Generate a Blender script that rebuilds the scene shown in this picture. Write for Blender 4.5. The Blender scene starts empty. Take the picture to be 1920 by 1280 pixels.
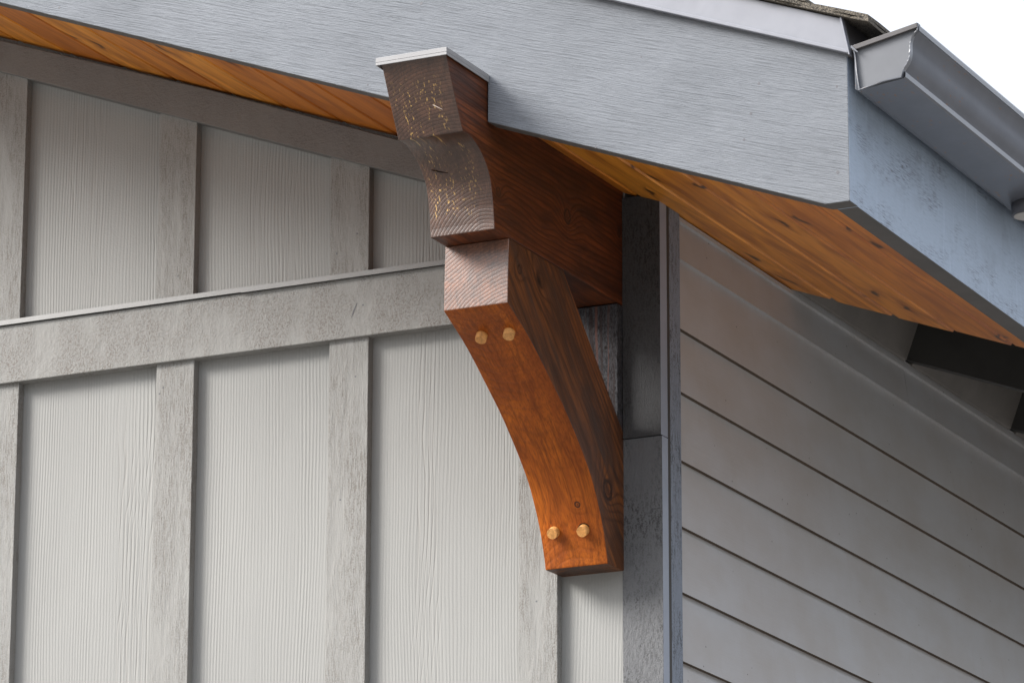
import bpy, bmesh, math, random
from mathutils import Vector, Matrix, noise

# ------------------------------------------------------------------ camera
SC = bpy.context.scene
cam_d = bpy.data.cameras.new('camera')
cam = bpy.data.objects.new('camera', cam_d)
SC.collection.objects.link(cam)
cam_d.sensor_width = 36.0
cam_d.sensor_fit = 'HORIZONTAL'
cam_d.lens = 36.0 * 8266.5 / 1920.0
cam_d.clip_start = 0.1
cam_d.clip_end = 3000
Rt = Vector((0.89801035, 0.43996782, 0.00239451))
Up = Vector((0.11606472, -0.24214019, 0.96327416))
Fw = Vector((-0.42438944, 0.86475225, 0.26850914))
Mx = Matrix((Rt, Up, -Fw)).transposed().to_4x4()
Mx.translation = Vector((3.27936, -7.34231, 1.6))
cam.matrix_world = Mx
SC.camera = cam

# ------------------------------------------------------------------ light
SUN_DIR = Vector((1.2, 0.85, -1.05)).normalized()      # direction the light travels
az = math.atan2(-SUN_DIR.x, -SUN_DIR.y)                # compass angle from +Y towards +X
el = math.asin(-SUN_DIR.z)
w = bpy.data.worlds.new('World')
SC.world = w
w.use_nodes = True
nt = w.node_tree
for n in list(nt.nodes):
    nt.nodes.remove(n)
sky = nt.nodes.new('ShaderNodeTexSky')
sky.sky_type = 'NISHITA'
sky.sun_disc = False
sky.sun_elevation = el
sky.sun_rotation = az
sky.dust_density = 4.0
sky.air_density = 1.0
sky.ozone_density = 1.0
hsv = nt.nodes.new('ShaderNodeHueSaturation')
hsv.inputs['Saturation'].default_value = 0.55
bg = nt.nodes.new('ShaderNodeBackground')
bg.inputs['Strength'].default_value = 0.15
wo = nt.nodes.new('ShaderNodeOutputWorld')
nt.links.new(sky.outputs[0], hsv.inputs['Color'])
# thin bright cloud cover: brighter overhead than at the horizon
tc = nt.nodes.new('ShaderNodeTexCoord')
sx = nt.nodes.new('ShaderNodeSeparateXYZ')
nt.links.new(tc.outputs['Generated'], sx.inputs[0])
mr = nt.nodes.new('ShaderNodeMapRange')
mr.inputs['From Min'].default_value = 0.0; mr.inputs['From Max'].default_value = 1.0
mr.inputs['To Min'].default_value = 0.30; mr.inputs['To Max'].default_value = 2.15
nt.links.new(sx.outputs['Z'], mr.inputs['Value'])
mx = nt.nodes.new('ShaderNodeMix'); mx.data_type = 'RGBA'
mx.inputs[0].default_value = 0.6
nt.links.new(hsv.outputs[0], mx.inputs[6])
mx.inputs[7].default_value = (5.2, 5.4, 5.8, 1)
vm = nt.nodes.new('ShaderNodeVectorMath'); vm.operation = 'SCALE'
nt.links.new(mx.outputs[2], vm.inputs[0]); nt.links.new(mr.outputs[0], vm.inputs['Scale'])
nt.links.new(vm.outputs[0], bg.inputs['Color'])
nt.links.new(bg.outputs[0], wo.inputs['Surface'])

sd = bpy.data.lights.new('sun', 'SUN')
sd.energy = 3.2
sd.angle = math.radians(24)
sd.color = (1.0, 0.975, 0.94)
sun = bpy.data.objects.new('sun', sd)
sun.rotation_euler = SUN_DIR.to_track_quat('-Z', 'Y').to_euler()
SC.collection.objects.link(sun)

SC.view_settings.view_transform = 'Standard'
SC.view_settings.look = 'None'
SC.view_settings.gamma = 1.0
SC.view_settings.use_curve_mapping = False
SC.view_settings.exposure = 0.95
SC.cycles.max_bounces = 8
SC.cycles.diffuse_bounces = 5

# ------------------------------------------------------------------ materials
class N:
    """tiny helper round one material's node tree"""
    def __init__(self, name):
        self.m = bpy.data.materials.new(name)
        self.m.use_nodes = True
        self.t = self.m.node_tree
        self.b = self.t.nodes['Principled BSDF']
        g = self.t.nodes.new('ShaderNodeNewGeometry')
        self.P = g.outputs['Position']
    def put(self, sock, v):
        if isinstance(v, bpy.types.NodeSocket):
            self.t.links.new(v, sock)
        elif isinstance(v, (tuple, list)) and len(v) == 3 and sock.type == 'RGBA':
            sock.default_value = (*v, 1)
        else:
            sock.default_value = v
    def node(self, kind, out=0, **kw):
        n = self.t.nodes.new(kind)
        ins = kw.pop('ins', {})
        for k, v in kw.items():
            setattr(n, k, v)
        for k, v in ins.items():
            self.put(n.inputs[k], v)
        return n.outputs[out]
    def map(self, scale=(1, 1, 1), rot=(0, 0, 0), loc=(0, 0, 0), vec=None):
        return self.node('ShaderNodeMapping', ins={'Vector': vec or self.P, 'Scale': scale, 'Rotation': rot, 'Location': loc})
    def noise(self, vec, scale=1, detail=3, rough=0.5, dist=0.0):
        return self.node('ShaderNodeTexNoise', ins={'Vector': vec, 'Scale': scale, 'Detail': detail, 'Roughness': rough, 'Distortion': dist})
    def vor(self, vec, scale=1, feature='F1', out=0, rnd=1.0):
        return self.node('ShaderNodeTexVoronoi', out, feature=feature, ins={'Vector': vec, 'Scale': scale, 'Randomness': rnd})
    def math(self, op, a, b=0.0, c=0.0):
        n = self.t.nodes.new('ShaderNodeMath')
        n.operation = op
        self.put(n.inputs[0], a); self.put(n.inputs[1], b)
        if len(n.inputs) > 2: self.put(n.inputs[2], c)
        return n.outputs[0]
    def rng(self, v, a, b, c=0.0, d=1.0):
        return self.node('ShaderNodeMapRange', ins={'Value': v, 'From Min': a, 'From Max': b, 'To Min': c, 'To Max': d})
    def mix(self, f, a, b, blend='MIX'):
        n = self.t.nodes.new('ShaderNodeMix')
        n.data_type = 'RGBA'; n.blend_type = blend
        self.put(n.inputs[0], f); self.put(n.inputs[6], a); self.put(n.inputs[7], b)
        return n.outputs[2]
    def sep(self, v):
        n = self.t.nodes.new('ShaderNodeSeparateXYZ'); self.put(n.inputs[0], v); return n.outputs
    def comb(self, x, y, z):
        n = self.t.nodes.new('ShaderNodeCombineXYZ')
        self.put(n.inputs[0], x); self.put(n.inputs[1], y); self.put(n.inputs[2], z)
        return n.outputs[0]
    def bump(self, h, dist=0.001, strength=1.0):
        o = self.node('ShaderNodeBump', ins={'Height': h, 'Distance': dist, 'Strength': strength})
        self.t.links.new(o, self.b.inputs['Normal'])
    def set(self, color=None, rough=0.5, spec=0.5, metal=0.0, coat=0.0, coat_rough=0.2):
        if color is not None: self.put(self.b.inputs['Base Color'], color)
        self.put(self.b.inputs['Roughness'], rough)
        self.put(self.b.inputs['Specular IOR Level'], spec)
        self.put(self.b.inputs['Metallic'], metal)
        self.put(self.b.inputs['Coat Weight'], coat)
        self.put(self.b.inputs['Coat Roughness'], coat_rough)
        return self.m

def grain_height(k, u, v, fine=1.0, amp=1.0):
    """lines running along v, crossing u: wavy ridges with here and there a cathedral"""
    wv = k.noise(k.comb(k.math('MULTIPLY', u, 5.0), 0.37, k.math('MULTIPLY', v, 1.1)), 1, 2, .45)
    wv2 = k.noise(k.comb(k.math('MULTIPLY', u, 22.0), 1.9, k.math('MULTIPLY', v, 9.0)), 1, 2, .5)
    ph = k.math('ADD', k.math('MULTIPLY', u, 900.0 * fine), k.math('ADD', k.math('MULTIPLY', wv, 42.0 * amp), k.math('MULTIPLY', wv2, 3.5)))
    s = k.math('SINE', ph)
    env = k.rng(k.noise(k.comb(k.math('MULTIPLY', u, 20.0), 4.1, k.math('MULTIPLY', v, .9)), 1, 2), .35, .65, .25, 1.0)
    return k.math('MULTIPLY', s, env), wv

def mat_panel(name, col):
    k = N(name)
    x, y, z = k.sep(k.P)
    g, wv = grain_height(k, x, z)
    st = k.noise(k.map((330, 60, 5)), 1, 3, .6)
    # a few deeper long ridges
    ph = k.math('ADD', k.math('MULTIPLY', x, 290.0), k.math('MULTIPLY', k.noise(k.map((9, 1, 1.5)), 1, 3, .5), 30.0))
    rid = k.math('POWER', k.math('ABSOLUTE', k.math('SINE', ph)), 12.0)
    msk = k.rng(k.noise(k.map((8, 1, .5), loc=(3.3, 0, 0)), 1, 2), .5, .6)
    h = k.math('ADD', k.math('MULTIPLY', g, .30), k.math('MULTIPLY', st, .55))
    h = k.math('ADD', h, k.math('MULTIPLY', k.math('MULTIPLY', rid, msk), -.55))
    pim = k.noise(k.P, 260, 2, .5)
    h = k.math('ADD', h, k.math('MULTIPLY', pim, .35))
    k.bump(h, .0011, .75)
    big = k.rng(k.noise(k.map((7, 1, 2.2)), 1, 4, .6), .3, .72, 0, 1)
    c = k.mix(big, tuple(v * .90 for v in col), col)
    dirt = k.math('MULTIPLY', k.rng(st, .40, .25), .22)
    c = k.mix(dirt, c, (.20, .18, .16))
    dv = k.math('MULTIPLY', k.math('MULTIPLY', rid, msk), .22)
    c = k.mix(dv, c, (.22, .20, .18))
    return k.set(c, .62, .35)

def mat_rough(name, col, dark, stretch, amount=.5, clean=True, bumpd=.0022, loc=(0, 0, 0), pat=(13, 13, 9)):
    """painted rough sawn board, speckled where the paint has worn off the fibres"""
    k = N(name)
    v = k.map(stretch, loc=loc)
    f1 = k.noise(v, 1, 5, .7)
    f2 = k.noise(k.map((310, 310, 310)), 1, 3, .65)
    patch = k.noise(k.map(pat, loc=loc), 1, 4, .6)
    h = k.math('ADD', k.math('MULTIPLY', f1, 1.0), k.math('MULTIPLY', f2, .6))
    h = k.math('MULTIPLY', h, k.rng(patch, .35, .55, .35, 1.0)) if clean else h
    k.bump(h, bumpd, .9)
    sp = k.math('ADD', k.math('MULTIPLY', f1, .55), k.math('MULTIPLY', f2, .45))
    wear = k.rng(sp, .51, .44)
    wear = k.math('MULTIPLY', wear, k.rng(patch, .40, .62, .12, 1.0))
    blot = k.rng(k.noise(k.map((34, 34, 16), loc=loc), 1, 4, .7), .52, .75, 0, .15)
    c = k.mix(k.math('MULTIPLY', wear, amount), col, dark)
    c = k.mix(k.math('MULTIPLY', blot, amount), c, tuple(a * .6 + b * .4 for a, b in zip(dark, col)))
    return k.set(c, .68, .3)

def mat_fascia(name, col, axis, tilt, amount=.35, strength=.9):
    """resawn board, grain along the board"""
    k = N(name)
    if axis == 'x':
        v = k.map((1, 1, 1), rot=(0, tilt, 0))
        x, y, z = k.sep(v); u = z; a = x
    else:
        x, y, z = k.sep(k.P); u = z; a = y
    wob = k.noise(k.comb(k.math('MULTIPLY', a, 5.0), 0.2, k.math('MULTIPLY', u, 9.0)), 1, 2)
    uu = k.math('ADD', u, k.math('MULTIPLY', wob, .010))
    f1 = k.noise(k.comb(k.math('MULTIPLY', a, 10.0), 0.0, k.math('MULTIPLY', uu, 330.0)), 1, 4, .62)
    f2 = k.noise(k.comb(k.math('MULTIPLY', a, 40.0), 3.0, k.math('MULTIPLY', uu, 700.0)), 1, 2, .6)
    h = k.math('ADD', k.math('MULTIPLY', f1, 1.0), k.math('MULTIPLY', f2, .45))
    k.bump(h, .0026, strength)
    patch = k.noise(k.map((5, 5, 9)), 1, 4, .6)
    c = k.mix(k.rng(patch, .35, .7), col, tuple(v_ * .86 for v_ in col))
    c = k.mix(k.math('MULTIPLY', k.rng(f1, .47, .33), amount), c, tuple(v_ * .35 for v_ in col))
    return k.set(c, k.rng(patch, .3, .7, .6, .7), .3)

def mat_eave_fascia(name, col):
    k = N(name)
    x, y, z = k.sep(k.P)
    f1 = k.noise(k.comb(k.math('MULTIPLY', y, 16.0), 0.0, k.math('MULTIPLY', z, 330.0)), 1, 4, .6)
    cross = k.noise(k.comb(k.math('MULTIPLY', y, 75.0), 0.0, k.math('MULTIPLY', z, 7.0)), 1, 3, .6)
    spk = k.noise(k.comb(k.math('MULTIPLY', y, 38.0), 0.0, k.math('MULTIPLY', z, 560.0)), 1, 3, .7)
    patch = k.noise(k.map((6, 5, 12), loc=(0, 2, 0)), 1, 4, .6)
    h = k.math('ADD', f1, k.math('MULTIPLY', cross, .4))
    k.bump(h, .0014, .8)
    worn = k.math('MULTIPLY', k.rng(spk, .50, .42), k.rng(patch, .50, .62, .1, .75))
    c = k.mix(worn, col, (.07, .07, .08))
    c = k.mix(k.rng(cross, .56, .74, 0, .3), c, tuple(min(1, v_ * 1.5) for v_ in col))
    c = k.mix(k.rng(k.noise(k.P, 13, 3, .6), .55, .75, 0, .25), c, (.12, .13, .15))
    return k.set(c, .55, .5)

def mat_plain(name, col, rough=.5, spec=.4, metal=0.0, nscale=9.0, var=.1, bump=0.0, bscale=200.0):
    k = N(name)
    n = k.noise(k.P, nscale, 4, .6)
    c = k.mix(k.rng(n, .35, .65), tuple(v * (1 - var) for v in col), tuple(min(1, v * (1 + var)) for v in col))
    if bump:
        k.bump(k.noise(k.P, bscale, 3, .6), bump, .7)
    return k.set(c, rough, spec, metal)

def timber(name, base, streak, orange, axis_rot, center, specks=False, amt=1.0, rough=.38, spec=.5, coat=.0, rings=260.0, grey=None, ringdark=.5, warp=.05, bumpd=.0005, knots=()):
    """solid wood: growth rings round an axis lying along the local Y after rotation"""
    k = N(name)
    v = k.map((1, 1, 1), rot=axis_rot, vec=k.node('ShaderNodeVectorMath', operation='SUBTRACT', ins={0: k.P, 1: center}))
    x, y, z = k.sep(v)
    ws = k.comb(k.math('MULTIPLY', x, 7.0), k.math('MULTIPLY', y, 1.6), k.math('MULTIPLY', z, 7.0))
    n1 = k.noise(ws, 1, 2, .45, .2)
    n2 = k.noise(k.comb(k.math('MULTIPLY', x, 40.0), k.math('MULTIPLY', y, 10.0), k.math('MULTIPLY', z, 40.0)), 1, 3, .6)
    r = k.math('SQRT', k.math('ADD', k.math('MULTIPLY', x, x), k.math('MULTIPLY', z, z)))
    # knots: rings bend round them
    kv = k.vor(k.comb(k.math('MULTIPLY', x, 3.0), k.math('MULTIPLY', y, 3.2), k.math('MULTIPLY', z, 6.0)), 1.0)
    kb = k.rng(kv, .0, .30, 1.0, 0.0)
    kb = k.math('POWER', kb, 2.0)
    core = 0.0
    for (kp, kr) in knots:
        dv = k.node('ShaderNodeVectorMath', 1, operation='LENGTH', ins={0: k.node('ShaderNodeVectorMath', operation='SUBTRACT', ins={0: k.P, 1: kp})})
        b_ = k.math('POWER', k.rng(dv, 0.0, kr * 5.0, 1.0, 0.0), 2.0)
        kb = k.math('ADD', kb, k.math('MULTIPLY', b_, kr * 90.0))
        dn = k.math('ADD', dv, k.math('MULTIPLY', k.noise(k.P, 150, 2), kr * .5))
        ring_ = k.math('MULTIPLY', k.rng(dn, kr * .75, kr * .95), k.rng(dn, kr * 1.35, kr * 1.1))
        core = k.math('MAXIMUM', core, ring_)
        core = k.math('MAXIMUM', core, k.rng(dn, kr * 1.3, kr * .2, 0, .55))
    r2 = k.math('ADD', r, k.math('ADD', k.math('MULTIPLY', n1, warp), k.math('ADD', k.math('MULTIPLY', n2, .0035), k.math('MULTIPLY', kb, .035))))
    s = k.math('SINE', k.math('MULTIPLY', r2, rings * 4.4))
    line = k.math('POWER', k.rng(s, -1, 1), 3.0)
    fib = k.noise(k.comb(k.math('MULTIPLY', x, 420.0), k.math('MULTIPLY', y, 14.0), k.math('MULTIPLY', z, 420.0)), 1, 3, .65)
    blot = k.noise(k.comb(k.math('MULTIPLY', x, 13.0), k.math('MULTIPLY', y, 4.5), k.math('MULTIPLY', z, 15.0)), 1, 4, .65, 1.2)
    c = k.mix(k.rng(blot, .38, .60), base, orange)
    c = k.mix(k.math('MULTIPLY', k.rng(k.noise(k.comb(k.math('MULTIPLY', x, 9.0), k.math('MULTIPLY', y, 2.4), k.math('MULTIPLY', z, 34.0)), 1, 4, .6, .8), .45, .68), amt), c, streak)
    c = k.mix(k.math('MULTIPLY', k.math('MULTIPLY', line, ringdark), k.rng(blot, .3, .6, .45, 1.0)), c, tuple(q * .35 for q in base))
    c = k.mix(k.rng(fib, .55, .32, 0, .6), c, tuple(q * .4 for q in base))
    lf = k.noise(k.comb(k.math('MULTIPLY', x, 170.0), k.math('MULTIPLY', y, 4.0), k.math('MULTIPLY', z, 60.0)), 1, 3, .6)
    c = k.mix(k.rng(lf, .54, .36, 0, .55), c, tuple(q * .45 for q in base))
    if grey:
        c = k.mix(k.rng(k.noise(k.P, 6, 3), .4, .6, .0, .8), c, grey)
    c = k.mix(k.rng(kv, .075, .045), c, (.012, .006, .003))
    c = k.mix(core, c, (.03, .012, .006))
    h = k.math('ADD', k.math('MULTIPLY', line, -.7), k.math('MULTIPLY', fib, 1.0))
    if specks:
        X, Y, Z = k.sep(k.P)
        # raw wood showing through in rows of little flecks, and saw ridges
        col_ = k.comb(k.math('MULTIPLY', k.math('ADD', X, k.math('MULTIPLY', Z, .12)), 310.0), 0.0, k.math('MULTIPLY', Z, 140.0))
        fl = k.noise(col_, 1, 2, .5)
        rows = k.noise(k.comb(k.math('MULTIPLY', X, 95.0), 0.0, k.math('MULTIPLY', Z, 5.0)), 1, 1)
        area = k.rng(k.noise(k.map((8, 8, 9), loc=(.4, .3, 1.7)), 1, 2), .36, .48)
        hi = k.math('MULTIPLY', k.rng(Z, 3.945, 3.965), k.rng(Z, 4.165, 4.14))
        lr = k.math('MULTIPLY', k.rng(X, -.213, -.203), k.rng(X, -.105, -.125))
        m_ = k.math('MULTIPLY', k.math('MULTIPLY', hi, lr), area)
        on = k.math('MULTIPLY', k.math('MULTIPLY', k.rng(fl, .575, .625), k.rng(rows, .45, .52)), m_)
        c = k.mix(on, c, (.46, .28, .085))
    k.bump(h, bumpd, .7)
    m = k.set(c, rough, spec, 0.0, coat, .22)
    k.put(k.b.inputs['Coat IOR'], 1.7)
    return m

def mat_ledger(name):
    k = N(name)
    x, y, z = k.sep(k.P)
    wob = k.noise(k.map((12, 1, 9)), 1, 2)
    xx = k.math('ADD', x, k.math('MULTIPLY', wob, .010))
    st = k.noise(k.comb(k.math('MULTIPLY', xx, 75.0), 0.0, k.math('MULTIPLY', z, 1.5)), 1, 2, .5)
    f = k.noise(k.map((380, 300, 150)), 1, 4, .7)
    c = k.mix(k.rng(f, .38, .62), (.014, .013, .015), (.085, .088, .098))
    c = k.mix(k.rng(st, .56, .64, 0, .8), c, (.15, .065, .05))
    c = k.mix(k.rng(st, .44, .36, 0, .7), c, (.03, .014, .012))
    for p in ((-.112, -.028, 3.835), (-.108, -.028, 3.745)):
        dv = k.node('ShaderNodeVectorMath', 1, operation='LENGTH', ins={0: k.node('ShaderNodeVectorMath', operation='SUBTRACT', ins={0: k.P, 1: p})})
        c = k.mix(k.rng(dv, .0045, .0025), c, (.01, .004, .003))
    k.bump(f, .0018, .9)
    return k.set(c, .62, .25)

def mat_soffit(name):
    k = N(name)
    x, y, z = k.sep(k.P)
    idx = k.math('FLOOR', k.math('DIVIDE', k.math('SUBTRACT', x, .204), .1285))
    rnd = k.node('ShaderNodeTexWhiteNoise', 0, noise_dimensions='1D', ins={'W': idx})
    rnd2 = k.node('ShaderNodeTexWhiteNoise', 0, noise_dimensions='1D', ins={'W': k.math('ADD', idx, 31.7)})
    off = k.math('MULTIPLY', rnd, 17.0)
    fx = k.math('ADD', x, off)
    f1 = k.noise(k.comb(k.math('MULTIPLY', fx, 28.0), k.math('MULTIPLY', y, 2.6), off), 1, 4, .6, .7)
    f2 = k.noise(k.comb(k.math('MULTIPLY', fx, 260.0), k.math('MULTIPLY', y, 9.0), off), 1, 3, .6)
    c = k.mix(rnd2, (.56, .165, .016), (.88, .35, .042))
    c = k.mix(k.rng(f1, .42, .66, 0, .75), c, (.33, .085, .012))
    c = k.mix(k.rng(f2, .5, .3, 0, .35), c, (.25, .06, .01))
    # knots, long dark eyes stretched along the board
    wv = k.noise(k.comb(k.math('MULTIPLY', x, 9.0), k.math('MULTIPLY', y, 9.0), 0.0), 1, 2)
    kvv = k.comb(k.math('ADD', k.math('MULTIPLY', fx, 19.0), k.math('MULTIPLY', wv, 2.2)), k.math('ADD', k.math('MULTIPLY', y, 4.4), off), 0.0)
    kd = k.node('ShaderNodeTexVoronoi', 0, voronoi_dimensions='2D', ins={'Vector': kvv, 'Scale': 1.0})
    kc = k.node('ShaderNodeTexVoronoi', 1, voronoi_dimensions='2D', ins={'Vector': kvv, 'Scale': 1.0})
    pick = k.rng(k.sep(kc)[0], .74, .76)
    kn = k.math('MULTIPLY', k.rng(kd, .17, .07), pick)
    halo = k.math('MULTIPLY', k.rng(kd, .5, .10, 0, .45), pick)
    c = k.mix(halo, c, (.26, .065, .010))
    c = k.mix(k.math('MULTIPLY', kn, .9), c, (.03, .012, .006))
    gx = k.math('FRACT', k.math('DIVIDE', k.math('SUBTRACT', x, .204), .1285))
    gd = k.math('MINIMUM', gx, k.math('SUBTRACT', 1.0, gx))
    c = k.mix(k.rng(gd, .035, .015, 0, .6), c, (.12, .03, .006))
    k.bump(f2, .0004, .5)
    return k.set(c, .42, .45)

def mat_siding(name, col):
    k = N(name)
    x, y, z = k.sep(k.P)
    f = k.noise(k.comb(k.math('MULTIPLY', y, 7.0), 0.0, k.math('MULTIPLY', z, 210.0)), 1, 4, .6)
    p = k.noise(k.map((5, 5, 9)), 1, 4, .6)
    fine = k.noise(k.P, 320, 2, .6)
    k.bump(k.math('ADD', k.math('MULTIPLY', f, .7), k.math('MULTIPLY', fine, .6)), .0009, .55)
    c = k.mix(k.rng(p, .35, .68), col, (col[0] * .92, col[1] * .88, col[2] * .84))
    run = k.noise(k.comb(k.math('MULTIPLY', y, 42.0), 0.0, k.math('MULTIPLY', z, 7.0)), 1, 3, .6)
    c = k.mix(k.rng(run, .56, .76, 0, .10), c, (.30, .22, .16))
    sp = k.vor(k.map((1, 26, 26)), 1.0)
    c = k.mix(k.rng(sp, .05, .035), c, (.05, .04, .035))
    return k.set(c, .55, .4)

def mat_metal_paint(name, col, rough=.35, rust=False):
    k = N(name)
    n = k.noise(k.P, 14, 3, .6)
    c = k.mix(k.rng(n, .35, .65), tuple(v * .94 for v in col), tuple(min(1, v * 1.05) for v in col))
    if rust:
        r = k.noise(k.map((160, 60, 160)), 1, 2, .5)
        g = k.math('MULTIPLY', k.rng(r, .64, .68), k.rng(k.noise(k.P, 9, 2), .5, .6))
        c = k.mix(g, c, (.20, .10, .05))
    k.bump(n, .002, .25)
    return k.set(c, rough, .5)

def mat_shingle(name):
    k = N(name)
    n = k.noise(k.P, 420, 2, .7)
    c = k.mix(k.rng(n, .4, .6), (.035, .032, .03), (.20, .175, .14))
    k.bump(n, .003, 1.0)
    return k.set(c, .9, .2)

GREIGE = (.250, .248, .236)
M = {}
M['panel'] = mat_panel('painted_cement_panel', (.262, .262, .251))
M['batten'] = mat_rough('painted_batten', GREIGE, (.15, .135, .12), (340, 300, 38), .85, pat=(26, 26, 5))
M['belt'] = mat_rough('painted_belt', GREIGE, (.15, .13, .115), (210, 250, 190), .85, loc=(1.2, 0, .4), pat=(17, 17, 8))
M['rake'] = mat_rough('painted_rake', (.17, .163, .155), (.08, .072, .066), (60, 200, 200), .3)
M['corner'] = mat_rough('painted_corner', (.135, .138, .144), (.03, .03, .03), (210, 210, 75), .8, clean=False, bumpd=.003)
M['corner_up'] = mat_rough('shaded_upper_corner', (.062, .063, .066), (.02, .02, .02), (330, 210, 75), .8, clean=False, bumpd=.003)  # corner grey darkened, shade of eave and bracket put into the colour
M['fascia'] = mat_fascia('painted_fascia', (.175, .188, .208), 'x', -math.radians(17.5))
M['eave'] = mat_eave_fascia('skylit_eave_fascia', (.30, .365, .455))  # blue skylight on the right-facing boards is mixed into this colour
M['soffit'] = mat_soffit('cedar_soffit')
M['siding'] = mat_siding('painted_lap_siding', (.43, .43, .435))
M['drip'] = mat_metal_paint('drip_metal', (.215, .222, .25), .38)
M['flash'] = mat_metal_paint('flashing_metal', (.19, .19, .186), .5)
M['cap'] = mat_metal_paint('cap_metal', (.25, .247, .25), .42)
M['gutter'] = mat_metal_paint('gutter_metal', (.115, .122, .14), .30, True)
M['gutter'].node_tree.nodes['Principled BSDF'].inputs['Coat Weight'].default_value = .35
M['gutter'].node_tree.nodes['Principled BSDF'].inputs['Coat Roughness'].default_value = .25
M['endcap'] = mat_metal_paint('gutter_cap_metal', (.12, .126, .138), .35)
M['dark'] = mat_plain('dark_painted_wood', (.045, .043, .04), .6, .3)
M['block'] = mat_plain('painted_blocking', (.17, .155, .14), .6, .3, bump=.001)
M['edgemetal'] = mat_metal_paint('roof_edge_metal', (.07, .065, .065), .4)
M['outlet'] = mat_metal_paint('outlet_metal', (.10, .10, .11), .4)
M['outlet_in'] = mat_plain('outlet_inner', (.45, .42, .38), .6)
M['edge'] = mat_plain('shaded_board_underside', (.10, .094, .088), .6, .25)  # fascia undersides: their shade painted in as a darker colour
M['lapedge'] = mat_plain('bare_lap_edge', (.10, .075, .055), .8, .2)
M['shingle'] = mat_shingle('asphalt_shingle')
M['nail'] = mat_plain('nail_steel', (.10, .10, .11), .5, .4)
M['beam'] = timber('beam_side', (.080, .024, .010), (.03, .014, .009), (.18, .048, .013), (0, 0, 0), (-.13, -.3, 3.80), amt=.7, rough=.5, spec=.3, ringdark=.7, rings=130, knots=(((-.087, -.02, 4.06), .008), ((-.087, -.54, 3.995), .010), ((-.087, -.25, 4.03), .016)))
M['beam_end'] = timber('beam_end_grain', (.066, .030, .018), (.036, .018, .011), (.11, .050, .029), (0, 0, 0), (-.10, -.3, 3.88), specks=True, amt=.5, rough=.40, spec=.45, coat=.38, rings=230, ringdark=.35, warp=.03)
M['brace'] = timber('brace_side', (.095, .038, .018), (.045, .033, .027), (.24, .078, .018), (math.radians(45), 0, 0), (-.16, -.2, 3.62), amt=.9, rough=.5, spec=.35, rings=120, ringdark=.65, knots=(((-.087, -.452, 3.873), .009), ((-.087, -.075, 3.545), .022), ((-.087, -.155, 3.842), .008)))
M['brace_end'] = timber('brace_end_grain', (.105, .060, .045), (.075, .040, .029), (.24, .10, .055), (0, 0, 0), (-.07, -.3, 3.70), amt=.45, rough=.40, spec=.5, coat=.28, rings=200, ringdark=.45, warp=.03, bumpd=.0003)
M['brace_under'] = timber('brace_underside', (.26, .058, .006), (.17, .036, .005), (.42, .105, .008), (math.radians(52), 0, 0), (-.15, -.2, 3.2), amt=.3, rough=.48, spec=.22, rings=210, ringdark=.16, warp=.014, knots=(((-.1297, -.1169, 3.5126), .0065),))
M['ledger'] = mat_ledger('weathered_ledger')
M['peg'] = timber('peg_oak', (.70, .31, .075), (.38, .14, .03), (.80, .40, .12), (0, 0, 0), (-.4, -.3, 3.6), amt=.4, rough=.5, rings=700, ringdark=.35)
M['hole'] = mat_plain('peg_hole', (.012, .007, .004), .9, .1)
M['ground'] = mat_plain('gravel_ground', (.185, .177, .165), .9, .2, nscale=2.0, var=.15, bump=.01, bscale=60)
M['crack'] = mat_plain('raw_split', (.62, .52, .45), .7, .2)
M['crackdark'] = mat_plain('dark_split', (.012, .008, .006), .9, .1)

# ------------------------------------------------------------------ mesh helpers
def link(name, bm, mats, parent=None, bevel=0.0, label=None):
    me = bpy.data.meshes.new(name)
    bmesh.ops.recalc_face_normals(bm, faces=bm.faces)
    if parent is not None:
        off = Vector(parent['o'])
        bmesh.ops.translate(bm, verts=bm.verts, vec=-off)
    bm.to_mesh(me); bm.free()
    if not isinstance(mats, (list, tuple)): mats = [mats]
    for m in mats: me.materials.append(m)
    o = bpy.data.objects.new(name, me)
    SC.collection.objects.link(o)
    if parent is not None:
        o.parent = parent
        o['o'] = (0.0, 0.0, 0.0)
        o['o'] = tuple(parent['o'])
    if bevel:
        b = o.modifiers.new('edge', 'BEVEL'); b.width = bevel; b.segments = 2; b.limit_method = 'ANGLE'
        b.angle_limit = math.radians(40)
    if label: o['label'] = label
    return o

def root(name, loc, label, cat):
    o = bpy.data.objects.new(name, None)
    o.location = loc
    o['o'] = tuple(loc)
    o['label'] = label; o['category'] = cat
    SC.collection.objects.link(o)
    return o

def box(bm, x0, x1, y0, y1, z0, z1, mi=0):
    vs = [bm.verts.new((x, y, z)) for x in (x0, x1) for y in (y0, y1) for z in (z0, z1)]
    for f in ((0, 1, 3, 2), (4, 6, 7, 5), (0, 4, 5, 1), (2, 3, 7, 6), (0, 2, 6, 4), (1, 5, 7, 3)):
        fc = bm.faces.new([vs[i] for i in f]); fc.material_index = mi

def prism(bm, poly, axis, a, b, mi=0, side_mi=None, smooth=None):
    """poly in the two other axes, extruded from a to b along axis"""
    def p(q, t):
        return {'x': (t, q[0], q[1]), 'y': (q[0], t, q[1]), 'z': (q[0], q[1], t)}[axis]
    A = [bm.verts.new(p(q, a)) for q in poly]
    B = [bm.verts.new(p(q, b)) for q in poly]
    n = len(poly)
    f = bm.faces.new(A); f.material_index = mi
    f = bm.faces.new(B[::-1]); f.material_index = mi
    for i in range(n):
        j = (i + 1) % n
        f = bm.faces.new((A[i], B[i], B[j], A[j]))
        f.material_index = side_mi[i] if side_mi else mi
        if smooth and smooth[i]: f.smooth = True

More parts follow.
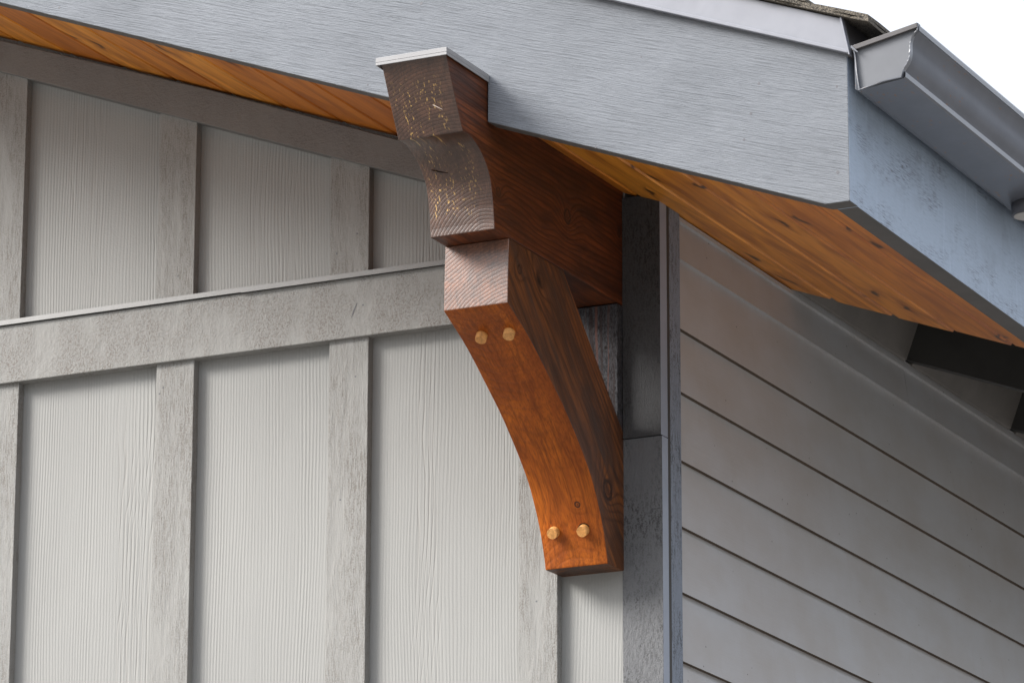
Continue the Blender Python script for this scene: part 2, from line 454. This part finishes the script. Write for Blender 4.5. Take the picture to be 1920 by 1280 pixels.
def cyl(bm, c, axis, r, h, n=24, mi=0, r2=None):
    q = Vector(axis).normalized()
    t = q.orthogonal().normalized(); s = q.cross(t)
    r2 = r if r2 is None else r2
    A = [bm.verts.new(Vector(c) + (t * math.cos(2 * math.pi * i / n) + s * math.sin(2 * math.pi * i / n)) * r) for i in range(n)]
    B = [bm.verts.new(Vector(c) + q * h + (t * math.cos(2 * math.pi * i / n) + s * math.sin(2 * math.pi * i / n)) * r2) for i in range(n)]
    bm.faces.new(A[::-1]).material_index = mi
    bm.faces.new(B).material_index = mi
    for i in range(n):
        j = (i + 1) % n
        f = bm.faces.new((A[i], A[j], B[j], B[i])); f.material_index = mi; f.smooth = True

def catmull(pts, sub=4):
    out = []
    n = len(pts)
    for i in range(n - 1):
        p0 = pts[max(i - 1, 0)]; p1 = pts[i]; p2 = pts[i + 1]; p3 = pts[min(i + 2, n - 1)]
        for s in range(sub):
            t = s / sub
            out.append(tuple(.5 * (2 * b + (c - a) * t + (2 * a - 5 * b + 4 * c - d) * t * t + (-a + 3 * b - 3 * c + d) * t ** 3)
                             for a, b, c, d in zip(p0, p1, p2, p3)))
    out.append(tuple(pts[-1]))
    return out

def NB():
    return bmesh.new()

SL = .3745                      # roof slope
def z_soffit(x): return 4.1145 - SL * x
def z_fascia(x): return 4.0812 - SL * x
def z_drip0(x): return 4.3639 - SL * x
def z_drip1(x): return 4.4261 - SL * x
RIDGE = -4.0
YB = 9.0                        # how far back the house goes

# ------------------------------------------------------------------ ground and sky
bm = NB()
box(bm, -400, 400, -400, 400, -.3, 0)
g = link('ground', bm, M['ground']); g['kind'] = 'structure'

# ------------------------------------------------------------------ house
house = root('house', (-4.0, 4.0, 0), 'grey board and batten house gable corner with cedar soffit and lap sided return wall', 'house')

# gable wall: upper and lower panels (flat sheet behind the battens)
bm = NB()
prism(bm, [(-8.0, 0.02), (-.084, .02), (-.084, z_soffit(-.084) + .15), (RIDGE, z_soffit(RIDGE) + .2), (-8.0, z_soffit(-.084) + .15)], 'y', 0.0, .10)
gable = link('gable_wall', bm, M['panel'], house)

UP_R = [-.2184, -.629, -1.0253, -1.4333, -1.840, -2.246, -2.653]
LO_R = [-.2184, -.6268, -1.0193, -1.4297, -1.838, -2.243, -2.650]
bt0 = None
random.seed(4)
for i, xr in enumerate(UP_R):
    wd = .087 if i else .0815
    bm = NB()
    prism(bm, [(xr - wd, 4.045), (xr, 4.045), (xr, 4.0323 - .3765 * xr + .004), (xr - wd, 4.0323 - .3765 * (xr - wd) + .004)], 'y', -.019, .001)
    link('batten', bm, M['batten'], gable, .0012)
for i, xr in enumerate(LO_R):
    wd = .087 if i else .0815
    bm = NB()
    box(bm, xr - wd, xr, -.019, .001, .05, 3.924)
    link('batten', bm, M['batten'], gable, .0012)
bm = NB()
box(bm, -8.0, -.0905, -.0285, .001, 3.9215, 4.0425)
link('belt_board', bm, M['belt'], gable, .0015)
bm = NB()
def flashing(x0, x1, dz, dy):
    prism(bm, [(.001, 4.0555 + dz), (.001, 4.0605 + dz), (-.033 + dy, 4.0535 + dz), (-.0345 + dy, 4.043 + dz), (-.032 + dy, 4.043 + dz), (-.031 + dy, 4.0495 + dz)], 'x', x0, x1)
flashing(-3.2, -.842, 0.0, 0.0)
flashing(-.905, -.0905, -.0018, -.0024)
link('belt_flashing', bm, M['flash'], gable, label='thin metal flashing strip along the top of the belt board')
bm = NB()
prism(bm, [(RIDGE, 4.0323 - .3765 * RIDGE), (-.0905, 4.0323 + .3765 * .0905), (-.0905, z_soffit(-.0905) - .006), (-.572, z_soffit(-.572) - .012), (-1.0, z_soffit(-1.) - .006), (-1.5, z_soffit(-1.5) - .012), (RIDGE, z_soffit(RIDGE) - .004)], 'y', -.030, .001)
link('rake_board', bm, M['rake'], gable, .0012)

for (x, y, z) in ((-1.121, -.0285, 3.950), (-.635, -.0285, 3.984), (-1.09, -.019, 3.872), (-1.098, -.019, 3.86), (-.655, -.019, 3.844), (-1.062, -.019, 4.10), (-.70, -.019, 4.10), (-.655, -.019, 4.135), (-.685, -.019, 3.60), (-.262, -.019, 3.36)):
    bm = NB()
    cyl(bm, (x, y + .0005, z), (0, -1, 0), .0021, .0009, 12, r2=.0017)
    link('nail', bm, M['nail'], gable)
# corner trim
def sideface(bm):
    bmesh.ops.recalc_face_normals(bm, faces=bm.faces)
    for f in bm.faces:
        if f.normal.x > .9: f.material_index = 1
M['strip'] = mat_metal_paint('skylit_trim_edge', (.27, .30, .36), .45)  # right-hand trim faces: blue skylight painted in as a brighter, bluer colour
bm = NB()
box(bm, -.0905, -.0072, -.0035, .024, .05, 3.6580)
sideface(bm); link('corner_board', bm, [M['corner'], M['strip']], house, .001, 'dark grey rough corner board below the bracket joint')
bm = NB()
box(bm, -.0868, -.0074, -.0075, .024, 3.6590, z_soffit(0) + .02)
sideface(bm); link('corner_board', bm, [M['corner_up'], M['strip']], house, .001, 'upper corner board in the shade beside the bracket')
bm = NB()
box(bm, -.0545, -.0078, .0245, .036, .05, z_soffit(0) + .02)
link('corner_gap', bm, M['dark'], house)
bm = NB()
box(bm, -.045, -.008, .0365, .0885, .05, z_soffit(0) + .02)
M['corner2'] = mat_rough('painted_side_corner', (.22, .25, .30), (.05, .055, .06), (210, 170, 35), .8, clean=False, bumpd=.003)
link('corner_board', bm, M['corner2'], house, .002, 'narrow rough corner board on the side wall')

# side wall with lap siding
bm = NB()
box(bm, -.12, -.030, .10, YB, 0.0, 4.35)
side = link('side_wall', bm, M['block'], house)
ZL = [4.0318, 3.8921, 3.7653, 3.6323, 3.5036, 3.3749, 3.2433]
while ZL[-1] > .3: ZL.append(ZL[-1] - .1305)
bm = NB()
tops = [4.108] + ZL[:-1]
for i, (zb, zt) in enumerate(zip(ZL, tops)):
    # each course is made of boards with a tight butt joint
    cuts = [.0885, 1.31 + (0 if i in (0, 6) else (i * 1.37) % 2.4 + .9), 4.6 + (i * .7) % 1.5, YB]
    for a, b in zip(cuts[:-1], cuts[1:]):
        dz = random.uniform(-.0012, .0012)
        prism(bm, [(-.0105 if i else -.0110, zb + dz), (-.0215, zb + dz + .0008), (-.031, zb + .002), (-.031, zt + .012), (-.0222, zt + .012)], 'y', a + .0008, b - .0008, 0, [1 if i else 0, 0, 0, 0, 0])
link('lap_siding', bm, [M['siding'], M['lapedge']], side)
bm = NB()
prism(bm, [(-.031, 4.1085), (-.0125, 4.1085), (-.0125, 4.1165), (-.031, 4.1165)], 'y', .0885, YB)
prism(bm, [(-.031, 4.1195), (-.0165, 4.1195), (-.0165, 4.127), (-.031, 4.127)], 'y', .665, YB)
link('frieze_strip', bm, M['siding'], side)
# blocking between rafters, set square to the roof slope
RY = [1.30, 1.96, 2.62, 3.28, 3.94]
bm = NB()
ys = [.10] + RY
for a, b in zip(ys, RY + [YB]):
    prism(bm, [(-.028, 4.120), (-.010, 4.127), (.082, 4.372), (.064, 4.379)], 'y', a + (.040 if a > .2 else 0), b - .001)
link('rafter_blocking', bm, M['block'], side)

# roof
bm = NB()
S = lambda x, d: (x, z_soffit(x) + d)
prism(bm, [S(RIDGE, .262), S(.60, .262), S(.60, .292), S(RIDGE, .292)], 'y', -.548, YB)
prism(bm, [(RIDGE, z_soffit(RIDGE) + .262), (-8.62, z_soffit(.62) + .262), (-8.62, z_soffit(.62) + .292), (RIDGE, z_soffit(RIDGE) + .292)], 'y', -.548, YB)
roof = link('roof', bm, M['dark'], house)
# soffit boards, one strip each with a narrow v-groove
bm = NB()
wv = .1285
k0 = math.floor((RIDGE - .204) / wv)
k1 = math.floor((.572 - .204) / wv)
ENDS = {-2: .665, -1: .676, 0: .682, 1: .662, 2: .652}
for kx in range(k0, k1 + 1):
    xa = .204 + kx * wv + .0020; xb = .204 + (kx + 1) * wv - .0020
    xb = min(xb, .5725)
    ye = ENDS.get(kx, .665) if xa > -.06 else -.0315
    if xb < -.02: ye = .0
    if xa <= -.06: ye = -.0005
    c = .0050
    poly = [(xa, z_soffit(xa) + .016), (xa, z_soffit(xa) + c), (xa + c, z_soffit(xa + c)), (xb - c, z_soffit(xb - c)), (xb, z_soffit(xb) + c), (xb, z_soffit(xb) + .016)]
    if kx == -2:
        xm = -.0215
        prism(bm, [(xa, z_soffit(xa) + .016), (xa, z_soffit(xa) + c), (xa + c, z_soffit(xa + c)), (xm, z_soffit(xm)), (xm, z_soffit(xm) + .016)], 'y', -.5525, .0)
        prism(bm, [(xm, z_soffit(xm) + .016), (xm, z_soffit(xm)), (xb - c, z_soffit(xb - c)), (xb, z_soffit(xb) + c), (xb, z_soffit(xb) + .016)], 'y', -.5525, .665)
    elif xa < -.06:
        prism(bm, poly, 'y', -.5525, .0)
    else:
        # far end slightly out of square
        A = [bm.verts.new((p[0], -.5525, p[1])) for p in poly]
        B = [bm.verts.new((p[0], ye + (.006 if j in (0, 1) else -.004 if j in (4, 5) else 0) , p[1])) for j, p in enumerate(poly)]
        bm.faces.new(A); bm.faces.new(B[::-1])
        for i in range(6):
            j = (i + 1) % 6
            bm.faces.new((A[i], B[i], B[j], A[j]))
soffit = link('soffit', bm, M['soffit'], roof, label='orange stained knotty cedar tongue and groove soffit')
bm = NB()
prism(bm, [(.573 - .0, z_soffit(.573) + .017), (RIDGE, z_soffit(RIDGE) + .017), (RIDGE, z_soffit(RIDGE) + .024), (.573, z_soffit(.573) + .024)], 'y', -.5525, .60)
link('soffit_backer', bm, M['dark'], roof)
# rafters
raf0 = None
for y in RY:
    if raf0 is None:
        bm = NB()
        prism(bm, [(-.03, z_soffit(-.03) + .010), (.572, z_soffit(.572) + .010), (.572, z_soffit(.572) + .255), (-.03, z_soffit(-.03) + .255)], 'y', y, y + .038)
        raf0 = link('rafter_tail', bm, M['dark'], roof)
    else:
        o = raf0.copy(); SC.collection.objects.link(o); o.parent = roof; o.location.y += y - RY[0]

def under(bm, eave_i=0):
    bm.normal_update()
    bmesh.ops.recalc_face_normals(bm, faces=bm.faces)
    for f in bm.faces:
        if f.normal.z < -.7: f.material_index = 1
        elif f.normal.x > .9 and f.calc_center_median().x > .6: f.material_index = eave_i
# rake fascia, notched round the beam
def fascia(x0s, x0t, x1, tail=False, notch=False):
    p = [(x0s, z_fascia(x0s))]
    if notch:
        p += [(-.2195, z_fascia(-.2195)), (-.2195, 4.203), (-.0845, 4.203), (-.0845, z_fascia(-.0845))]
    if tail:
        p += [(.566, z_fascia(.566) + .0006), (.573, 3.8695), (.6125, 3.8695), (.6125, z_drip0(.6125) + .012)]
    else:
        p += [(x1[0], z_fascia(x1[0])), (x1[1], z_drip0(x1[1]) + .05)]
    p += [(x0t, z_drip0(x0t) + (.045 if True else 0))]
    return p
bm = NB()
prism(bm, fascia(RIDGE, RIDGE, None, True, True), 'y', -.590, -.5528)
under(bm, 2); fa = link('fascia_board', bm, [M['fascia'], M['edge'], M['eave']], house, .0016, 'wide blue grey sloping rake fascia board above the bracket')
bm = NB()
box(bm, .5740, .6118, -.5523, YB, 3.869, 4.168)
under(bm); link('fascia_board', bm, [M['eave'], M['edge']], house, .0012, 'weathered eave fascia under the gutter, blue skylight in its colour')
# screw heads and small holes on the rake fascia
for (x, z, r) in ((-.2209, 4.3603, .0042), (.4456, 4.1067, .0034), (.4298, 4.054, .0036), (.416, 4.0079, .0032), (.5908, 3.924, .0042), (.5918, 4.0801, .003), (-.62, 4.33, .003), (-1.0, 4.475, .003), (.13, 4.035, .003), (-.33, 4.22, .0025), (.22, 4.19, .002)):
    bm = NB()
    cyl(bm, (x, -.5895, z), (0, -1, 0), r * .85, .0007, 14, r2=r * .7)
    link('screw', bm, M['nail'], fa)

# drip edge along the rake
bm = NB()
xa, xb = RIDGE, .6195
ya = -.5935
prism(bm, [(xa, z_drip0(xa)), (xb, z_drip0(xb)), (.6045, z_drip1(.6045)), (xa, z_drip1(xa))], 'y', ya - .0075, ya)
prism(bm, [(xa, z_drip0(xa)), (xb, z_drip0(xb)), (xb, z_drip0(xb) + .0065), (xa, z_drip0(xa) + .0065)], 'y', ya - .0125, ya - .0076)
link('drip_edge', bm, M['drip'], house, .0012, 'smooth pale metal drip edge along the rake')
# dark eave edge metal behind the gutter
bm = NB()
prism(bm, [(.6135, 4.130), (.6225, 4.130), (.6095, 4.200), (.600, 4.200)], 'y', -.5925, YB)
link('eave_edge', bm, M['edgemetal'], house, .001)
# return of the drip edge at the corner
bm = NB()
prism(bm, [(.6052, 4.199), (.6202, 4.129), (.6232, 4.129), (.6085, 4.200)], 'y', -.606, -.5932)
link('drip_return', bm, M['drip'], house, .0006)

# shingles: courses with a ragged edge
bm = NB()
def shingle(x0, x1, lift, th, y0, y1, seedv):
    rnd = random.Random(seedv)
    n = 26
    yy = [y0 + (1 if i else 0) * (y1 - y0) * (i / n) ** 1.6 for i in range(n + 1)]
    xs = [x0 + (x1 - x0) * j / 10 for j in range(11)]
    top = []; bot = []
    for i, y in enumerate(yy):
        rt = []; rb = []
        for j, x in enumerate(xs):
            t = j / 10
            dy = rnd.uniform(-.004, .003) if i == 0 else 0
            dx = rnd.uniform(-.003, .003) if j == 10 else 0
            zz = z_drip1(x) + lift * t + .002
            rt.append(bm.verts.new((x + dx, y + dy, zz + th + rnd.uniform(-.0012, .0012))))
            rb.append(bm.verts.new((x + dx, y + dy, zz)))
        top.append(rt); bot.append(rb)
    for i in range(n):
        for j in range(10):
            bm.faces.new((top[i][j], top[i + 1][j], top[i + 1][j + 1], top[i][j + 1]))
            bm.faces.new((bot[i][j], bot[i][j + 1], bot[i + 1][j + 1], bot[i + 1][j]))
        bm.faces.new((top[i][10], top[i + 1][10], bot[i + 1][10], bot[i][10]))
        bm.faces.new((top[i][0], bot[i][0], bot[i + 1][0], top[i + 1][0]))
    for j in range(10):
        bm.faces.new((top[0][j], top[0][j + 1], bot[0][j + 1], bot[0][j]))
        bm.faces.new((top[n][j], bot[n][j], bot[n][j + 1], top[n][j + 1]))
ex = .134
shingle(.34, .662, .000, .006, -.612, YB, 1)
for i in range(34):
    x1 = .660 - ex * i
    if i == 1: x1 = .548
    if x1 < RIDGE: break
    shingle(max(RIDGE, x1 - .30), x1, .013 if i else .007, .007, -.614 + .003 * (i % 2), YB, 10 + i)
link('roof_shingles', bm, M['shingle'], house)
bm = NB()
prism(bm, [(RIDGE, z_drip1(RIDGE)), (-8.66, z_drip1(.66)), (-8.66, z_drip1(.66) + .012), (RIDGE, z_drip1(RIDGE) + .012)], 'y', -.61, YB)
prism(bm, [(-8.6, z_fascia(.6)), (RIDGE, z_fascia(RIDGE)), (RIDGE, z_drip1(RIDGE) - .004), (-8.6, z_drip1(.6) - .004)], 'y', -.59, -.553)
link('far_roof_slope', bm, M['shingle'], house)

# ------------------------------------------------------------------ gutter
gut = root('rain_gutter', (.68, -.605, 4.10), 'grey metal rain gutter with closed end cap running along the eave', 'gutter')
prof = [(.7483, 4.1653), (.7493, 4.1548), (.7384, 4.1458), (.7341, 4.1328), (.7333, 4.1145), (.7305, 4.1028), (.7229, 4.0903), (.7212, 4.0814), (.7171, 4.0752), (.6391, 4.0625), (.6335, 4.0964), (.6310, 4.1283), (.6292, 4.1420)]
# front face: rim bead, ogee, nose
def gutter_strip(bm, pts, y0, y1, t, smooth=True):
    n = len(pts)
    nor = []
    for i in range(n):
        a = Vector(pts[max(i - 1, 0)]); b = Vector(pts[min(i + 1, n - 1)])
        d = (b - a).normalized(); nor.append(Vector((-d.y, d.x)))
    A0 = [bm.verts.new((p[0], y0, p[1])) for p in pts]; A1 = [bm.verts.new((p[0], y1, p[1])) for p in pts]
    I0 = [bm.verts.new((p[0] + m.x * t, y0, p[1] + m.y * t)) for p, m in zip(pts, nor)]
    I1 = [bm.verts.new((p[0] + m.x * t, y1, p[1] + m.y * t)) for p, m in zip(pts, nor)]
    for i in range(n - 1):
        for f in ((A0[i], A0[i + 1], A1[i + 1], A1[i]), (I0[i], I1[i], I1[i + 1], I0[i + 1]), (A0[i], I0[i], I0[i + 1], A0[i + 1]), (A1[i], A1[i + 1], I1[i + 1], I1[i])):
            q = bm.faces.new(f); q.smooth = smooth
    for i in (0, n - 1):
        bm.faces.new((A0[i], A1[i], I1[i], I0[i]))
og = catmull([(.7478, 4.1540), (.7400, 4.1465), (.7345, 4.1330), (.7333, 4.1145), (.7300, 4.1015), (.7222, 4.0900), (.7205, 4.0845)], 5)
YG0 = -.600
bm = NB()
gutter_strip(bm, og, YG0, YB, -.0012)
# rim: rolled hem
gutter_strip(bm, [(.7395, 4.1640), (.7490, 4.1660), (.7505, 4.1630), (.7500, 4.1545), (.7478, 4.1540)], YG0, YB, -.001, False)
# nose band, bottom, back
gutter_strip(bm, [(.7212, 4.0848), (.7236, 4.0835), (.7232, 4.0745), (.7195, 4.0722)], YG0, YB, -.001, False)
gutter_strip(bm, [(.7195, 4.0722), (.6391, 4.0625)], YG0, YB, -.001, False)
gutter_strip(bm, [(.6391, 4.0625), (.6300, 4.066), (.6292, 4.148)], YG0, YB, -.001, False)
link('trough', bm, M['gutter'], gut)
# end cap: plate recessed inside a thin crimped flange
bm = NB()
inner = [(.7480, 4.1600)] + og + [(.7171, 4.0745), (.6391, 4.0628), (.6335, 4.0964), (.6310, 4.1283), (.6292, 4.1400)]
prism(bm, inner, 'y', -.600, -.5975)
link('end_cap', bm, M['endcap'], gut, label='pale flat end cap of the gutter')
bm = NB()
ring = [(.7495, 4.1655)] + og + [(.7171, 4.0745), (.6830, 4.0712), (.6470, 4.0640), (.6391, 4.0622), (.6345, 4.0964), (.6320, 4.1283), (.6292, 4.1420)]
n = len(ring)
cx = sum(p[0] for p in ring) / n; cz = sum(p[1] for p in ring) / n
rr = random.Random(3)
def off(p, d):
    v = Vector((p[0] - cx, p[1] - cz)); v.normalize()
    return (p[0] + v.x * d, p[1] + v.y * d)
vo = [bm.verts.new((off(p, .0010)[0], -.606 + rr.uniform(-.0003, .0003), off(p, .0014)[1])) for p in ring]
vi = [bm.verts.new((off(p, -.0012)[0], -.606 + rr.uniform(-.0003, .0003), off(p, -.0012)[1])) for p in ring]
vob = [bm.verts.new((off(p, .0012)[0], -.594, off(p, .0012)[1])) for p in ring]
vib = [bm.verts.new((off(p, -.0012)[0], -.6, off(p, -.0012)[1])) for p in ring]
for i in range(n - 1):
    j = i + 1
    bm.faces.new((vo[i], vo[j], vi[j], vi[i])); bm.faces.new((vo[i], vob[i], vob[j], vo[j])); bm.faces.new((vi[i], vi[j], vib[j], vib[i]))
link('end_flange', bm, M['gutter'], gut)
# folded top lip of the end cap (dark line) and tab at the back
bm = NB()
prism(bm, [(.6285, 4.1345), (.7490, 4.1585), (.7490, 4.1675), (.6285, 4.1435)], 'y', -.6075, -.6008)
link('cap_lip', bm, M['edgemetal'], gut, .0008, 'dark folded top lip of the end cap')
bm = NB()
prism(bm, [(.6275, 4.1440), (.6400, 4.1300), (.6385, 4.1285), (.6265, 4.1395)], 'y', -.610, -.6078)
link('cap_tab', bm, M['gutter'], gut)
bm = NB()
cyl(bm, (.677, .155, 4.0700), (0, 0, -1), .0335, .028, 40, 0)
cyl(bm, (.677, .155, 4.0415), (0, 0, -1), .0290, .0008, 40, 1)
link('downpipe_outlet', bm, [M['outlet'], M['outlet_in']], gut, label='dark round outlet under the gutter')

# ------------------------------------------------------------------ timber bracket
br = root('timber_bracket', (-.152, 0, 3.4), 'stained timber knee bracket with curved brace and metal cap carrying the rake overhang', 'bracket')
XL, XR = -.2165, -.087
curve = catmull([(-.6833, 4.0679), (-.6640, 4.0690), (-.6430, 4.0650), (-.6172, 4.0544), (-.5934, 4.0372), (-.5760, 4.0168), (-.5672, 3.9945), (-.5600, 3.9639)], 4)
pb = [(0.0, 4.192), (-.7515, 4.192), (-.7177, 4.1284)] + curve + [(-.5560, 3.9365), (-.5549, 3.9215), (0.0, 3.9215)]
m = len(pb)
smi = [0] + [1] * (m - 3) + [0, 0]
bm = NB()
sm = [False] * m
for i in range(3, 3 + len(curve) - 1): sm[i] = True
prism(bm, pb, 'x', XL, XR, 0, smi, sm)
beam = link('beam', bm, [M['beam'], M['beam_end']], br, .0016, 'dark stained outlooker beam with ogee cut end')
bm = NB()
# metal cap tray
box(bm, -.2235, -.0812, -.7605, -.5908, 4.1925, 4.2015)
box(bm, -.2235, -.0812, -.7605, -.7590, 4.1870, 4.1924)
box(bm, -.0827, -.0812, -.7588, -.5908, 4.1870, 4.1924)
box(bm, -.2235, -.2220, -.7588, -.5908, 4.1870, 4.1924)
link('cap', bm, M['cap'], br, .0007, 'pale grey metal cap on the beam end')

edge = catmull([(-.4996, 3.7984), (-.4215, 3.7610), (-.368, 3.7290), (-.3231, 3.6995), (-.2687, 3.6630), (-.2253, 3.6285), (-.1862, 3.5945), (-.147, 3.5545), (-.1192, 3.5140), (-.096, 3.4705), (-.0799, 3.4265), (-.0738, 3.4044)], 3)
pr = [(-.2667, 3.9208), (-.4952, 3.9208), (-.4982, 3.850)] + edge + [(0.0, 3.4056), (0.0, 3.6690)]
m = len(pr)
smi = [0, 1, 1] + [2] * (len(edge) - 1) + [0, 0, 0]
sm = [False] * m
for i in range(3, 3 + len(edge) - 1): sm[i] = True
bm = NB()
prism(bm, pr, 'x', XL - .0005, XR - .0005, 0, smi, sm)
brace = link('brace', bm, [M['brace'], M['brace_end'], M['brace_under']], br, .0016, 'curved knee brace with orange underside')
bm = NB()
box(bm, XL + .002, XR - .001, -.028, -.0005, 3.60, 3.9195)
link('ledger', bm, M['ledger'], br, .001, 'weathered grey pink upright behind the brace')

def peg(c, nrm, hx):
    bm = NB()
    nv = Vector(nrm).normalized()
    c = Vector(c)
    cyl(bm, c - nv * .012, nv, .0114, .0275, 28, 0, .0103)
    cyl(bm, c - nv * .004 + Vector((hx, 0, 0)), nv, .0132, .0060, 28, 1)
    return link('peg', bm, [M['peg'], M['hole']], br)
nU = (0, -.43, -.90); nLw = (0, -.89, -.46)
for c, nv, hx in (((-.1735, -.4300, 3.7680), nU, -.0006), ((-.1178, -.4290, 3.7680), nU, .0022),
                  ((-.1876, -.0935, 3.4712), nLw, .0012), ((-.1265, -.0930, 3.4692), nLw, .0)):
    peg(c, nv, hx)
# drying splits, thin slivers standing just proud of the face
def sliver(pts, wdt, mat, nrm, depth=.0008):
    bm = NB()
    nv = Vector(nrm).normalized()
    L = []; R_ = []
    for i, p in enumerate(pts):
        p = Vector(p); a = Vector(pts[max(i - 1, 0)]); b = Vector(pts[min(i + 1, len(pts) - 1)])
        d = (b - a).normalized(); s = d.cross(nv).normalized()
        ww = wdt * (.25 if i in (0, len(pts) - 1) else 1)
        L.append((p + s * ww, p - s * ww))
    for a, b in zip(L[:-1], L[1:]):
        t = [bm.verts.new(q + nv * depth) for q in (a[0], a[1], b[1], b[0])]
        u_ = [bm.verts.new(q - nv * .001) for q in (a[0], a[1], b[1], b[0])]
        bm.faces.new(t)
        for i in range(4):
            j = (i + 1) % 4
            bm.faces.new((t[i], t[j], u_[j], u_[i]))
    return link('split', bm, mat, beam if nrm[2] > -.9 and pts[0][2] > 3.93 else brace)
# on the sloped beam end: plane through (-.7515,4.192)-(-.6833,4.0679)
def onend(x, z):
    return (x, -.7515 + (4.192 - z) * (.0682 / .1241), z)
ne = (0, -.876, -.482)
sliver([onend(-.196, 4.128), onend(-.185, 4.1265), onend(-.170, 4.1295)], .0006, M['crackdark'], ne)
sliver([onend(-.171, 4.1295), onend(-.158, 4.129), onend(-.147, 4.125)], .0017, M['crack'], ne)
sliver([onend(-.148, 4.1252), onend(-.130, 4.114), onend(-.117, 4.1065)], .0009, M['crack'], ne)
# second check lower on the ogee face, and the knot split in the belt board
sliver([(-.196, -.5935, 4.0362), (-.180, -.5880, 4.0320), (-.166, -.5850, 4.0290)], .0007, M['crackdark'], (0, -.8, -.6), .0012)
ks = sliver([(-.660, -.0285, 3.962), (-.655, -.0285, 3.975), (-.648, -.0285, 3.990)], .0013, M['nail'], (0, -1, 0), .0006)
ks.parent = gable; ks.location = Vector(br['o']) - Vector(house['o']); ks.name = 'knot_split'
